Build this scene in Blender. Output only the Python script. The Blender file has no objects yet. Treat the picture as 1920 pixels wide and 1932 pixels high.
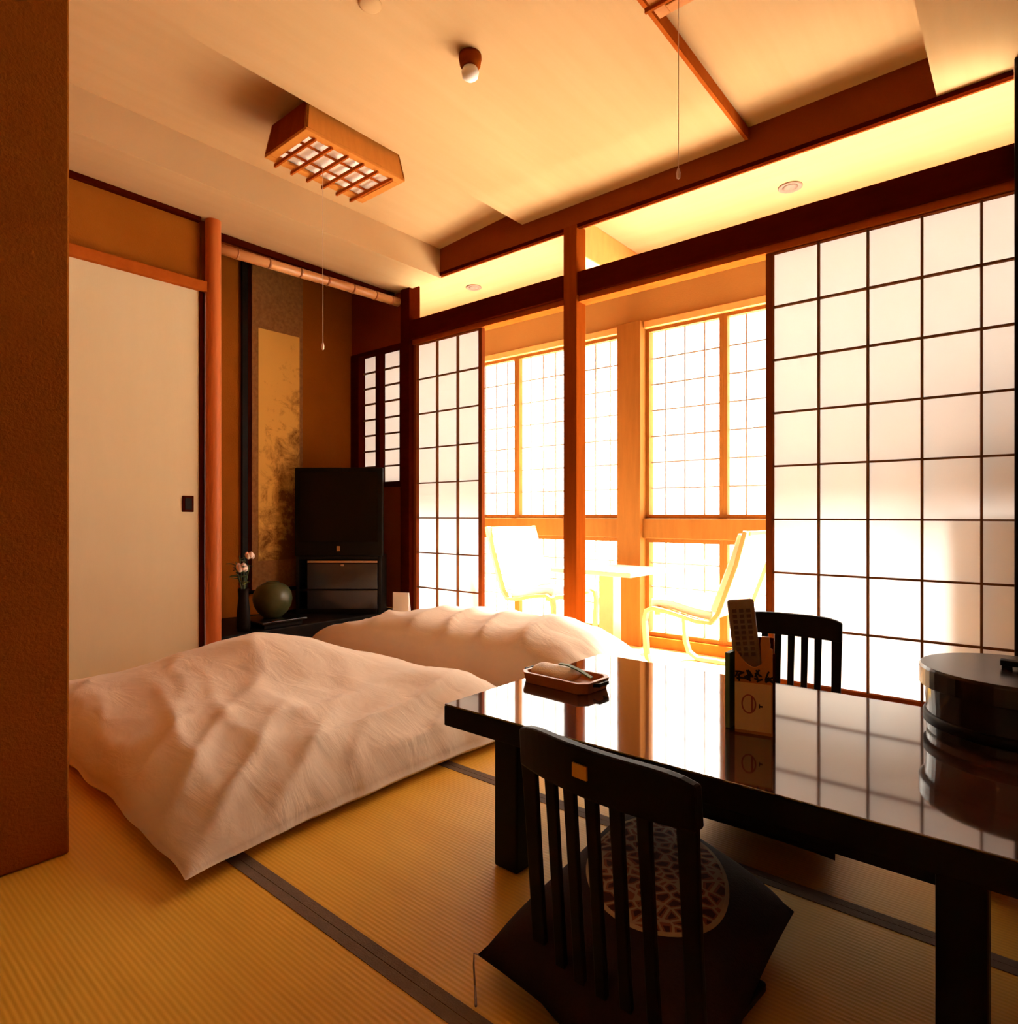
import bpy, bmesh, math, random
from mathutils import Vector, Matrix, noise
random.seed(7)
S = bpy.context.scene
COL = S.collection
PI = math.pi

# ------------------------------------------------------------------ materials
def srgb(r, g, b):
    f = lambda c: (c/12.92 if c <= .04045 else ((c+.055)/1.055)**2.4)
    return (f(r/255), f(g/255), f(b/255), 1)

def lin(r, g, b):
    return (r, g, b, 1)

def newmat(name):
    m = bpy.data.materials.new(name)
    m.use_nodes = True
    nt = m.node_tree
    nt.nodes.clear()
    return m, nt

def N(nt, t, **kw):
    n = nt.nodes.new(t)
    for k, v in kw.items():
        if k in n.inputs:
            n.inputs[k].default_value = v
        else:
            setattr(n, k, v)
    return n

def principled(name, c1, c2=None, rough=.5, ior=1.45, scale=6, stretch=(1, 1, 1), bump=0, bscale=None,
               metallic=0, detail=6, coat=0, spec=.5):
    """noise-varied surface; c1/c2 are the two tones the material itself has"""
    m, nt = newmat(name)
    out = N(nt, 'ShaderNodeOutputMaterial')
    p = N(nt, 'ShaderNodeBsdfPrincipled', Roughness=rough, IOR=ior, Metallic=metallic)
    p.inputs['Coat Weight'].default_value = coat
    p.inputs['Specular IOR Level'].default_value = spec
    nt.links.new(p.outputs[0], out.inputs[0])
    tc = N(nt, 'ShaderNodeTexCoord')
    mp = N(nt, 'ShaderNodeMapping')
    mp.inputs['Scale'].default_value = stretch
    nt.links.new(tc.outputs['Object'], mp.inputs[0])
    nz = N(nt, 'ShaderNodeTexNoise', Scale=scale, Detail=detail, Roughness=.6)
    nt.links.new(mp.outputs[0], nz.inputs['Vector'])
    cr = N(nt, 'ShaderNodeValToRGB')
    cr.color_ramp.elements[0].position = .3
    cr.color_ramp.elements[1].position = .7
    cr.color_ramp.elements[0].color = c1
    cr.color_ramp.elements[1].color = c2 or c1
    nt.links.new(nz.outputs['Fac'], cr.inputs[0])
    nt.links.new(cr.outputs[0], p.inputs['Base Color'])
    if bump:
        nb = N(nt, 'ShaderNodeTexNoise', Scale=bscale or scale*6, Detail=4)
        nt.links.new(mp.outputs[0], nb.inputs['Vector'])
        b = N(nt, 'ShaderNodeBump', Strength=bump, Distance=.01)
        nt.links.new(nb.outputs['Fac'], b.inputs['Height'])
        nt.links.new(b.outputs[0], p.inputs['Normal'])
    return m

M = {}
M['wood'] = principled('cedar_wood', lin(.33, .065, .008), lin(.42, .095, .013), .6, stretch=(3, 3, 3), scale=5, bump=.05, spec=0)
M['post_red'] = principled('red_brown_post', lin(.18, .034, .003), lin(.23, .045, .0045), .55, stretch=(6, 6, .6), scale=6, bump=.05, spec=0)
M['frame_brown'] = principled('brown_door_frame', lin(.15, .032, .007), lin(.19, .042, .010), .6, stretch=(6, 6, .6), scale=6, spec=0)
M['log_post'] = principled('reddish_log_post', lin(.46, .105, .02), lin(.54, .14, .03), .45, stretch=(6, 6, .4), scale=6, bump=.04, spec=.2)
M['lattice'] = principled('thin_lattice_wood', lin(.15, .055, .022), lin(.19, .075, .032), .6, scale=8, spec=0)
M['lens_grey'] = principled('pinkish_grey_lens', lin(.20, .13, .10), lin(.26, .17, .13), .6, scale=60)
M['wood_sun'] = principled('orange_window_wood', lin(.24, .085, .014), lin(.29, .105, .018), .6, stretch=(6, 6, .6), scale=6, bump=.05, spec=.05)
M['wood_mid'] = principled('post_wood', lin(.50, .17, .025), lin(.58, .21, .035), .55, stretch=(6, 6, .6), scale=6, bump=.05, spec=.1)
M['wood_light'] = principled('pale_cypress', lin(.66, .30, .075), lin(.72, .36, .10), .45, stretch=(4, 4, 1), scale=5)
M['dark_wood'] = principled('dark_brown_wood', lin(.042, .0035, .0003), lin(.058, .0055, .0006), .65, stretch=(2, 6, 6), scale=5, bump=.05, spec=0)
M['clay'] = principled('brown_clay_wall', lin(.28, .08, .008), lin(.33, .10, .011), .95, scale=3, bump=.25, bscale=160, spec=0)
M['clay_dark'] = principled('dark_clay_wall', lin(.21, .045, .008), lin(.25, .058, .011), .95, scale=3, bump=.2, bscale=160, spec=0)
M['lintel_wall'] = principled('orange_plaster', lin(.36, .175, .044), lin(.40, .195, .052), .9, scale=3, bump=.15, bscale=140, spec=.1)
M['ceiling'] = principled('ceiling_board', lin(.51, .315, .15), lin(.54, .34, .17), .8, scale=2, stretch=(8, .6, 1), spec=0)
M['ceiling_pale'] = principled('engawa_ceiling_board', lin(.50, .30, .145), lin(.53, .32, .16), .8, scale=2, stretch=(.6, 8, 1), spec=.15)
M['engawa_floor'] = principled('polished_boards', lin(.80, .58, .32), lin(.86, .64, .38), .16, scale=3, stretch=(.5, 9, 1), spec=.6)
M['fusuma'] = principled('fusuma_paper', lin(.66, .53, .33), lin(.68, .55, .35), .85, scale=14, stretch=(1, 1, .2), bump=.03, bscale=200, spec=.15)
M['lacquer'] = principled('black_lacquer', lin(.008, .004, .0025), lin(.011, .006, .0035), .22, ior=1.5, scale=3)
M['lacquer_matt'] = principled('worn_black_lacquer', lin(.006, .0035, .002), lin(.010, .006, .004), .5, ior=1.45, scale=8, bump=.02, spec=.12)
M['table'] = principled('polished_black_table', lin(.045, .017, .008), lin(.06, .025, .013), .05, ior=2.6, scale=4, stretch=(1, 5, 1))
M['cord_white'] = principled('pale_cord', lin(.75, .55, .38), None, .8)
M['bamboo'] = principled('bamboo', lin(.50, .20, .06), lin(.72, .36, .14), .3, scale=9, stretch=(1, .25, 1))
M['bamboo_node'] = principled('bamboo_node', lin(.30, .10, .03), lin(.4, .15, .05), .4)
M['plastic_black'] = principled('black_plastic', lin(.004, .004, .003), lin(.006, .006, .005), .4, scale=4, spec=.2)
M['screen'] = principled('dark_screen_glass', lin(.003, .0035, .003), None, .15, spec=.2)
M['rack'] = principled('dark_rack_board', lin(.006, .005, .004), lin(.009, .008, .007), .4, scale=4, spec=.2)
M['rack_glass'] = principled('smoked_glass', lin(.03, .03, .035), lin(.045, .043, .048), .12, ior=1.7, scale=2)
M['silver'] = principled('silver_plate', lin(.7, .7, .7), None, .25, metallic=1)
M['gold'] = principled('brass_label', lin(.62, .36, .07), lin(.70, .42, .09), .4, metallic=.6, scale=60)
M['white_plastic'] = principled('white_plastic', lin(.82, .78, .74), None, .35)
M['white_card'] = principled('white_card', lin(.95, .94, .96), None, .7)
M['leaf'] = principled('green_leaf', lin(.05, .085, .02), lin(.09, .12, .03), .5, scale=20)
M['petal'] = principled('pink_white_petal', lin(.85, .62, .5), lin(.9, .75, .65), .6, scale=20)
M['celadon'] = principled('mottled_green_glaze', lin(.04, .046, .014), lin(.085, .08, .03), .3, scale=11, bump=.05)
M['cushion'] = principled('dark_brown_cloth', lin(.018, .008, .007), lin(.026, .011, .010), .9, scale=10, bump=.2, bscale=220, spec=.15)
M['tray_wood'] = principled('tray_wood', lin(.45, .15, .03), lin(.56, .21, .05), .4, scale=8, stretch=(1, 6, 1))
M['towel'] = principled('white_towel', lin(.95, .92, .86), None, .95, bump=.3, bscale=240, spec=.1)
M['green_paper'] = principled('green_strip', lin(.10, .20, .06), lin(.15, .26, .09), .6, scale=20)
M['cream_paper'] = principled('cream_paper', lin(.88, .64, .30), lin(.92, .70, .35), .7, scale=12)
M['kraft'] = principled('brown_kraft_card', lin(.58, .23, .045), lin(.68, .29, .065), .75, scale=14)
M['ink'] = principled('black_ink', lin(.01, .008, .006), None, .7)
M['red_ink'] = principled('dull_red_ink', lin(.42, .11, .06), lin(.48, .15, .09), .7)
M['remote'] = principled('grey_brown_plastic', lin(.26, .17, .09), lin(.42, .30, .18), .45, scale=30)
M['tan_wood'] = principled('tan_wood', lin(.55, .22, .05), lin(.62, .27, .07), .5, scale=12, stretch=(1, 1, .2))
M['canvas'] = principled('white_canvas', lin(.86, .80, .70), None, .85, bump=.1, bscale=200, spec=.2)
M['chair_wood'] = principled('pale_bentwood', lin(.62, .36, .13), lin(.68, .42, .17), .4, scale=6)
M['border'] = principled('tatami_border_cloth', lin(.15, .098, .062), lin(.18, .12, .078), .85, scale=40, bump=.2, bscale=300, spec=.15)
M['mount'] = principled('scroll_silk', lin(.20, .072, .011), lin(.29, .125, .026), .8, scale=45, detail=3, bump=.1)
M['lamp_panel'] = principled('lamp_acrylic', lin(.95, .88, .80), None, .5)
M['steel'] = principled('dull_steel', lin(.45, .33, .25), None, .4, metallic=.5)
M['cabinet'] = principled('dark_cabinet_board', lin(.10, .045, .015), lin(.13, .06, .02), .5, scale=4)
M['exterior'] = principled('exterior_ground', lin(.82, .80, .74), None, .9)

def mat_tatami():
    m, nt = newmat('tatami_rush')
    out = N(nt, 'ShaderNodeOutputMaterial')
    p = N(nt, 'ShaderNodeBsdfPrincipled', Roughness=.5)
    p.inputs['Specular IOR Level'].default_value = .16
    nt.links.new(p.outputs[0], out.inputs[0])
    tc = N(nt, 'ShaderNodeTexCoord')
    w = N(nt, 'ShaderNodeTexWave', wave_type='BANDS', bands_direction='Y', Scale=36, Distortion=.4)
    w.inputs['Detail'].default_value = 1
    nt.links.new(tc.outputs['Object'], w.inputs['Vector'])
    mp = N(nt, 'ShaderNodeMapping')
    mp.inputs['Scale'].default_value = (.5, 3, 1)
    nt.links.new(tc.outputs['Object'], mp.inputs[0])
    nz = N(nt, 'ShaderNodeTexNoise', Scale=3, Detail=8, Roughness=.65)
    nt.links.new(mp.outputs[0], nz.inputs['Vector'])
    cr = N(nt, 'ShaderNodeValToRGB')
    cr.color_ramp.elements[0].position = .3
    cr.color_ramp.elements[1].position = .7
    cr.color_ramp.elements[0].color = lin(.70, .37, .038)
    cr.color_ramp.elements[1].color = lin(.78, .45, .055)
    nt.links.new(nz.outputs['Fac'], cr.inputs[0])
    mx = N(nt, 'ShaderNodeMix', data_type='RGBA', blend_type='MULTIPLY')
    mx.inputs[0].default_value = 1
    cr2 = N(nt, 'ShaderNodeValToRGB')
    cr2.color_ramp.elements[0].color = lin(.90, .88, .85)
    cr2.color_ramp.elements[1].color = lin(1, 1, 1)
    nt.links.new(w.outputs['Fac'], cr2.inputs[0])
    nt.links.new(cr.outputs[0], mx.inputs[6])
    nt.links.new(cr2.outputs[0], mx.inputs[7])
    nt.links.new(mx.outputs[2], p.inputs['Base Color'])
    b = N(nt, 'ShaderNodeBump', Strength=.12, Distance=.002)
    nt.links.new(w.outputs['Fac'], b.inputs['Height'])
    nt.links.new(b.outputs[0], p.inputs['Normal'])
    return m
M['tatami'] = mat_tatami()

def mat_translucent(name, c, t, dif):
    m, nt = newmat(name)
    out = N(nt, 'ShaderNodeOutputMaterial')
    d = N(nt, 'ShaderNodeBsdfDiffuse', Color=dif)
    tr = N(nt, 'ShaderNodeBsdfTranslucent', Color=c)
    mx = N(nt, 'ShaderNodeMixShader')
    mx.inputs[0].default_value = t
    tc = N(nt, 'ShaderNodeTexCoord')
    nz = N(nt, 'ShaderNodeTexNoise', Scale=30, Detail=6)
    nt.links.new(tc.outputs['Object'], nz.inputs['Vector'])
    b = N(nt, 'ShaderNodeBump', Strength=.04)
    nt.links.new(nz.outputs['Fac'], b.inputs['Height'])
    nt.links.new(b.outputs[0], d.inputs['Normal'])
    nt.links.new(d.outputs[0], mx.inputs[1])
    nt.links.new(tr.outputs[0], mx.inputs[2])
    nt.links.new(mx.outputs[0], out.inputs[0])
    return m
M['paper'] = mat_translucent('shoji_paper', lin(.90, .87, .86), .145, lin(.85, .76, .64))
M['faint_lattice'] = mat_translucent('glare_pale_lattice', lin(.9, .78, .72), .02, lin(.45, .38, .33))  # pale bar colour imitates muntins washed out by window glare

def mat_glass():
    m, nt = newmat('window_glass')
    out = N(nt, 'ShaderNodeOutputMaterial')
    t = N(nt, 'ShaderNodeBsdfTransparent')
    g = N(nt, 'ShaderNodeBsdfGlossy', Roughness=.02)
    mx = N(nt, 'ShaderNodeMixShader')
    mx.inputs[0].default_value = .06
    nt.links.new(t.outputs[0], mx.inputs[1])
    nt.links.new(g.outputs[0], mx.inputs[2])
    nt.links.new(mx.outputs[0], out.inputs[0])
    return m
M['glass'] = mat_glass()

def mat_duvet():
    m, nt = newmat('cream_duvet_cotton')
    out = N(nt, 'ShaderNodeOutputMaterial')
    p = N(nt, 'ShaderNodeBsdfPrincipled', Roughness=.9)
    p.inputs['Base Color'].default_value = lin(.80, .66, .53)
    p.inputs['Specular IOR Level'].default_value = .15
    p.inputs['Sheen Weight'].default_value = .2
    tc = N(nt, 'ShaderNodeTexCoord')
    mp = N(nt, 'ShaderNodeMapping')
    mp.inputs['Rotation'].default_value = (0, 0, .5)
    mp.inputs['Scale'].default_value = (1, 2.6, 1)
    nt.links.new(tc.outputs['Object'], mp.inputs[0])
    nz = N(nt, 'ShaderNodeTexNoise', Scale=5, Detail=5, Roughness=.55, Distortion=.6)
    nt.links.new(mp.outputs[0], nz.inputs['Vector'])
    b = N(nt, 'ShaderNodeBump', Strength=.25, Distance=.02)
    nt.links.new(nz.outputs['Fac'], b.inputs['Height'])
    nt.links.new(b.outputs[0], p.inputs['Normal'])
    cr = N(nt, 'ShaderNodeValToRGB')
    cr.color_ramp.elements[0].position = .3
    cr.color_ramp.elements[1].position = .7
    cr.color_ramp.elements[0].color = lin(.72, .58, .45)
    cr.color_ramp.elements[1].color = lin(.76, .63, .50)
    nt.links.new(nz.outputs['Fac'], cr.inputs[0])
    nt.links.new(cr.outputs[0], p.inputs['Base Color'])
    nt.links.new(p.outputs[0], out.inputs[0])
    return m
M['duvet'] = mat_duvet()

def mat_medallion():
    """printed round crest: cream outline rings with russet arabesques inside"""
    m, nt = newmat('medallion_print')
    out = N(nt, 'ShaderNodeOutputMaterial')
    p = N(nt, 'ShaderNodeBsdfPrincipled', Roughness=.9)
    p.inputs['Specular IOR Level'].default_value = .1
    tc = N(nt, 'ShaderNodeTexCoord')
    v = N(nt, 'ShaderNodeTexVoronoi', feature='DISTANCE_TO_EDGE', Scale=42)
    nt.links.new(tc.outputs['Object'], v.inputs['Vector'])
    cr = N(nt, 'ShaderNodeValToRGB')
    cr.color_ramp.interpolation = 'CONSTANT'
    e = cr.color_ramp.elements
    e[0].position, e[0].color = 0, lin(.30, .21, .14)
    e[1].position, e[1].color = .08, lin(.20, .075, .045)
    x = e.new(.2); x.color = lin(.05, .018, .013)
    nt.links.new(v.outputs['Distance'], cr.inputs[0])
    nt.links.new(cr.outputs[0], p.inputs['Base Color'])
    nt.links.new(p.outputs[0], out.inputs[0])
    return m
M['medallion'] = mat_medallion()
M['medal_ring'] = principled('cream_print', lin(.30, .22, .15), lin(.38, .28, .19), .9, scale=40, spec=.1)

def mat_scroll():
    m, nt = newmat('ink_painting_on_gold')
    out = N(nt, 'ShaderNodeOutputMaterial')
    p = N(nt, 'ShaderNodeBsdfPrincipled', Roughness=.75)
    p.inputs['Specular IOR Level'].default_value = .15
    tc = N(nt, 'ShaderNodeTexCoord')
    nz = N(nt, 'ShaderNodeTexNoise', Scale=9, Detail=9, Roughness=.75, Distortion=.5)
    nt.links.new(tc.outputs['Object'], nz.inputs['Vector'])
    sx = N(nt, 'ShaderNodeSeparateXYZ')
    nt.links.new(tc.outputs['Generated'], sx.inputs[0])
    # ink thickens where the plant grows: lower right part of the sheet
    a = N(nt, 'ShaderNodeMath', operation='MULTIPLY'); a.inputs[1].default_value = .34
    nt.links.new(sx.outputs['Z'], a.inputs[0])
    b = N(nt, 'ShaderNodeMath', operation='MULTIPLY'); b.inputs[1].default_value = -.17
    nt.links.new(sx.outputs['Y'], b.inputs[0])
    c = N(nt, 'ShaderNodeMath', operation='ADD')
    nt.links.new(a.outputs[0], c.inputs[0]); nt.links.new(b.outputs[0], c.inputs[1])
    d = N(nt, 'ShaderNodeMath', operation='ADD')
    nt.links.new(c.outputs[0], d.inputs[0]); nt.links.new(nz.outputs['Fac'], d.inputs[1])
    cr = N(nt, 'ShaderNodeValToRGB')
    e = cr.color_ramp.elements
    e[0].position, e[0].color = .40, lin(.17, .062, .008)
    e[1].position, e[1].color = .62, lin(.72, .40, .085)
    nt.links.new(d.outputs[0], cr.inputs[0])
    nt.links.new(cr.outputs[0], p.inputs['Base Color'])
    nt.links.new(p.outputs[0], out.inputs[0])
    return m
M['painting'] = mat_scroll()

# ------------------------------------------------------------------ mesh builder
class MB:
    def __init__(s):
        s.v, s.f = [], []
    def add(s, vs, fs):
        o = len(s.v)
        s.v += [tuple(x) for x in vs]
        s.f += [tuple(i+o for i in f) for f in fs]
        return s
    def box(s, x0, x1, y0, y1, z0, z1, rot=None, piv=None):
        vs = [Vector((x, y, z)) for z in (z0, z1) for y in (y0, y1) for x in (x0, x1)]
        if rot is not None:
            pv = Vector(piv or ((x0+x1)/2, (y0+y1)/2, (z0+z1)/2))
            vs = [rot @ (q-pv)+pv for q in vs]
        return s.add(vs, [(0, 2, 3, 1), (4, 5, 7, 6), (0, 1, 5, 4), (2, 6, 7, 3), (0, 4, 6, 2), (1, 3, 7, 5)])
    def loft(s, rings, cap=True, closed=True):
        n = len(rings[0]); o = len(s.v)
        for r in rings:
            s.v += [tuple(q) for q in r]
        for k in range(len(rings)-1):
            for i in range(n if closed else n-1):
                j = (i+1) % n
                s.f.append((o+k*n+i, o+k*n+j, o+(k+1)*n+j, o+(k+1)*n+i))
        if cap:
            s.f.append(tuple(o+i for i in reversed(range(n))))
            s.f.append(tuple(o+(len(rings)-1)*n+i for i in range(n)))
        return s
    def tube(s, pts, r, n=10, cap=True):
        pts = [Vector(p) for p in pts]
        rs = r if isinstance(r, (list, tuple)) else [r]*len(pts)
        rings = []
        up = None
        for k, p in enumerate(pts):
            d = (pts[min(k+1, len(pts)-1)]-pts[max(k-1, 0)]).normalized()
            if up is None:
                up = d.orthogonal().normalized()
            up = (up - d*up.dot(d)).normalized()
            w = d.cross(up)
            rings.append([p+(up*math.cos(a)+w*math.sin(a))*rs[k] for a in [2*PI*i/n for i in range(n)]])
        return s.loft(rings, cap)
    def bar(s, pts, w, h, side=(0, 1, 0)):
        """flat strip swept along pts: w across `side`, h thick"""
        pts = [Vector(p) for p in pts]; sd = Vector(side).normalized()
        rings = []
        for k, p in enumerate(pts):
            d = (pts[min(k+1, len(pts)-1)]-pts[max(k-1, 0)]).normalized()
            nrm = d.cross(sd).normalized()
            rings.append([p+sd*w/2+nrm*h/2, p-sd*w/2+nrm*h/2, p-sd*w/2-nrm*h/2, p+sd*w/2-nrm*h/2])
        return s.loft(rings)
    def lathe(s, prof, c=(0, 0, 0), n=40):
        rings = [[(c[0]+max(r, 1e-4)*math.cos(2*PI*i/n), c[1]+max(r, 1e-4)*math.sin(2*PI*i/n), c[2]+z) for i in range(n)] for r, z in prof]
        return s.loft(rings)
    def prism(s, poly, z0, z1):
        return s.loft([[(x, y, z0) for x, y in poly], [(x, y, z1) for x, y in poly]])
    def build(s, name, mat, parent=None, bevel=0, smooth=False, loc=None, sub=0):
        me = bpy.data.meshes.new(name)
        vs = s.v
        if loc is not None:
            vs = [(x-loc[0], y-loc[1], z-loc[2]) for x, y, z in vs]
        me.from_pydata(vs, [], s.f)
        bm = bmesh.new(); bm.from_mesh(me)
        bmesh.ops.recalc_face_normals(bm, faces=bm.faces)
        bm.to_mesh(me); bm.free()
        me.materials.append(M[mat])
        o = bpy.data.objects.new(name, me)
        COL.objects.link(o)
        if loc is not None:
            o.location = loc
        if parent:
            o.parent = parent
        if bevel:
            b = o.modifiers.new('bevel', 'BEVEL')
            b.width = bevel; b.segments = 2; b.limit_method = 'ANGLE'
        if sub:
            q = o.modifiers.new('sub', 'SUBSURF'); q.levels = sub; q.render_levels = sub
        if smooth:
            for p in me.polygons:
                p.use_smooth = True
        return o

def tag(o, label=None, cat=None, group=None, kind=None):
    if label: o['label'] = label
    if cat: o['category'] = cat
    if group: o['group'] = group
    if kind: o['kind'] = kind
    return o

def thing(name, label, cat, loc=(0, 0, 0), rz=0, group=None):
    o = bpy.data.objects.new(name, None)
    o.empty_display_size = .1
    COL.objects.link(o)
    o.location = loc
    o.rotation_euler = (0, 0, rz)
    return tag(o, label, cat, group)

def setting(name, label, cat, loc=(0, 0, 0)):
    o = thing(name, label, cat, loc)
    o['kind'] = 'structure'
    return o

def struct(mb, name, mat, label, cat, bevel=0, smooth=False):
    o = mb.build(name, mat, bevel=bevel, smooth=smooth)
    return tag(o, label, cat, kind='structure')

def copy_tree(o, parent=None):
    c = o.copy()
    COL.objects.link(c)
    if parent:
        c.parent = parent
    for ch in list(o.children):
        copy_tree(ch, c)
    return c

def B(*a):
    return MB().box(*a)

WY = 2.62          # shoji line
GY = 3.40          # outer windows
EZ = -.05          # engawa floor level

# ------------------------------------------------------------------ floor
fl = setting('floor', 'tatami mat floor with dark cloth borders', 'floor')
B(-3.0, 1.0, -1.6, 2.60, -.12, -.05).build('subfloor', 'cabinet', fl)
ys = [-1.28, -.64, .005, .65, 1.285, 1.93, 2.60]
for a, b in zip(ys[:-1], ys[1:]):
    mat_ = B(-2.998, .998, a+.0005, b-.0005, -.05, -.0012).build('tatami_mat', 'tatami', fl)
    bd = MB()
    bd.box(-2.998, .998, a+.0006, a+.020, -.02, 0)
    bd.box(-2.998, .998, b-.020, b-.0006, -.02, 0)
    bd.build('cloth_border', 'border', mat_)

# ------------------------------------------------------------------ ceiling (coffered: low strips, two recesses, lowered middle panel)
ce = setting('ceiling', 'tan board ceiling in stepped panels', 'ceiling')
Y0, Y1 = -1.6, 2.60
B(-3.14, -2.69, Y0, Y1, 2.12, 2.45).build('edge_strip', 'ceiling', ce)
rc = MB().add([(-2.69, Y0, 2.29), (-2.07, Y0, 2.335), (-2.07, Y1, 2.335), (-2.69, Y1, 2.29),
               (-2.69, Y0, 2.45), (-2.07, Y0, 2.45), (-2.07, Y1, 2.45), (-2.69, Y1, 2.45)],
              [(0, 1, 2, 3), (4, 7, 6, 5), (0, 4, 5, 1), (3, 2, 6, 7), (0, 3, 7, 4), (1, 5, 6, 2)])
rc.build('recess_panel', 'ceiling', ce)
B(-2.07, -.905, Y0, Y1, 2.25, 2.45).build('middle_panel', 'ceiling', ce)
B(-.905, -.255, Y0, Y1, 2.298, 2.45).build('recess_panel', 'ceiling', ce)
B(-.905, -.892, Y0, Y1, 2.249, 2.298).build('edge_batten', 'wood', ce)
B(-.255, 1.0, Y0, Y1, 2.15, 2.45).build('edge_strip', 'ceiling', ce)
eng = B(-3.9, 1.1, 2.66, GY+.12, 2.22, 2.32)
struct(eng, 'ceiling_engawa', 'ceiling_pale', 'pale board ceiling of the window corridor', 'ceiling')
struct(B(-3.9, 1.1, 2.66, GY+.12, -.14, EZ), 'floor_engawa', 'engawa_floor', 'polished board floor of the window corridor', 'floor')

# ------------------------------------------------------------------ walls
wl = MB().box(-3.14, -3.03, .44, 1.35, 1.82, 2.12)
struct(wl, 'wall_left', 'clay', 'brown clay wall panel above the sliding closet door', 'wall')
struct(B(-3.2, -1.578, -1.6, .43, 0, 2.45), 'wall_front', 'clay', 'brown clay wall end at the near left', 'wall', bevel=.004)
struct(B(-3.2, 1.1, -1.72, -1.6, -.1, 2.45), 'wall_back', 'fusuma', 'tan papered wall behind the viewer', 'wall')  # unseen wall; pale paper chosen to bounce fill light into the room
struct(B(1.0, 1.1, -1.6, 2.6, -.1, 2.45), 'wall_right', 'clay', 'brown clay wall at the right', 'wall')
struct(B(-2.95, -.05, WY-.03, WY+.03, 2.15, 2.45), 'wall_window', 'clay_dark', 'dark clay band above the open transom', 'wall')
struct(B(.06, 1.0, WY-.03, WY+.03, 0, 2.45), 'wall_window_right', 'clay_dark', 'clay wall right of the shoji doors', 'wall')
# alcove shell
struct(B(-3.66, -3.56, 1.34, 2.68, -.1, 2.45), 'wall_alcove_back', 'clay', 'brown clay back wall of the alcove', 'wall')
struct(B(-3.56, -3.035, 1.36, 1.43, -.1, 2.4), 'wall_alcove_left', 'clay', 'brown clay side wall of the alcove', 'wall')
aw = MB()
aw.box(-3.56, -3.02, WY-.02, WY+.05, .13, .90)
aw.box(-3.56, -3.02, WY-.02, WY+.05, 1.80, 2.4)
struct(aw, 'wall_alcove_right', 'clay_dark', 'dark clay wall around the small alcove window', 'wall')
struct(B(-3.56, -3.12, 1.43, 2.60, 2.34, 2.44), 'ceiling_alcove', 'dark_wood', 'dark board ceiling of the alcove', 'ceiling')
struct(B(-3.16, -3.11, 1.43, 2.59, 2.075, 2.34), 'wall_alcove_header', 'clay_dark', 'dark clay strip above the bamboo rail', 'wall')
struct(B(-3.56, -3.02, 1.432, 2.598, -.1, .13), 'floor_alcove', 'lacquer_matt', 'raised black lacquered floor of the alcove', 'floor', bevel=.004)
# engawa shell
struct(B(-3.9, 1.1, GY-.03, GY+.10, 1.86, 2.22), 'wall_outer', 'lintel_wall', 'orange plaster wall above the outer windows', 'wall')
struct(B(-4.0, -3.9, 2.66, GY+.12, -.14, 2.3), 'wall_engawa_left', 'lintel_wall', 'plaster end wall of the window corridor', 'wall')
struct(B(1.1, 1.2, 2.6, GY+.12, -.14, 2.3), 'wall_engawa_right', 'lintel_wall', 'plaster right end wall of the window corridor', 'wall')
struct(B(-3.9, -3.66, 2.60, 2.66, -.14, 2.3), 'wall_engawa_inner', 'lintel_wall', 'plaster wall behind the alcove', 'wall')

# ------------------------------------------------------------------ posts, rails, trims
tn = [0]
def trim(mb, mat, label, bevel=.004, cat='post'):
    tn[0] += 1
    return struct(mb, 'trim_%d' % tn[0], mat, label, cat, bevel=bevel)
trim(B(-3.03, -2.945, WY-.045, WY+.045, 0, 2.15), 'dark_wood', 'dark corner post between the alcove and the left shoji')
trim(B(-1.80, -1.722, WY-.04, WY+.045, 0, 2.15), 'post_red', 'square post in the middle of the shoji opening')
trim(B(-.047, .05, WY-.10, WY-.034, 0, 2.15), 'lacquer_matt', 'near-black post at the far right edge')
trim(MB().lathe([(0, 0), (.035, 0), (.037, .4), (.036, 1.2), (.035, 2.12), (0, 2.12)], (-3.0, 1.398, 0), 28), 'log_post', 'slim round log post between the closet door and the alcove', bevel=0)
trim(B(-2.945, -1.80, WY-.045, WY+.03, 1.80, 1.915), 'dark_wood', 'dark lintel rail over the left shoji', cat='rail')
trim(B(-1.722, .05, WY-.034, WY+.03, 1.80, 1.915), 'dark_wood', 'dark lintel rail over the right shoji', cat='rail')
trim(B(-2.945, -1.80, WY-.02, WY+.05, 1.772, 1.80), 'wood', 'grooved head track over the left shoji', bevel=0, cat='rail')
trim(B(-1.722, .06, WY-.02, WY+.05, 1.772, 1.80), 'wood', 'grooved head track over the right shoji', bevel=0, cat='rail')
trim(B(-2.945, -.05, WY-.034, WY-.012, 2.132, 2.15), 'dark_wood', 'thin rail along the top of the open transom', bevel=0, cat='rail')
trim(B(-3.0, .05, WY-.02, WY+.05, -.06, .004), 'dark_wood', 'sill track under the shoji doors', bevel=.002, cat='rail')
trim(B(-3.055, -2.985, .43, 1.366, 1.772, 1.82), 'wood', 'reddish head rail over the closet door', cat='rail')
trim(B(-3.03, -3.0, .43, 1.343, 2.10, 2.12), 'dark_wood', 'thin ceiling moulding above the closet door', bevel=0, cat='moulding')
trim(B(-3.11, -3.09, 1.43, 2.58, 2.085, 2.118), 'dark_wood', 'dark ceiling moulding above the bamboo rail', bevel=0, cat='moulding')
trim(B(-1.92, -1.765, GY-.09, GY+.08, EZ, 1.86), 'wood_sun', 'broad orange post between the outer windows')
trim(B(-1.83, -1.745, WY+.045, GY-.09, 2.03, 2.22), 'wood_light', 'tie beam across the window corridor ceiling', cat='beam')
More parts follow.
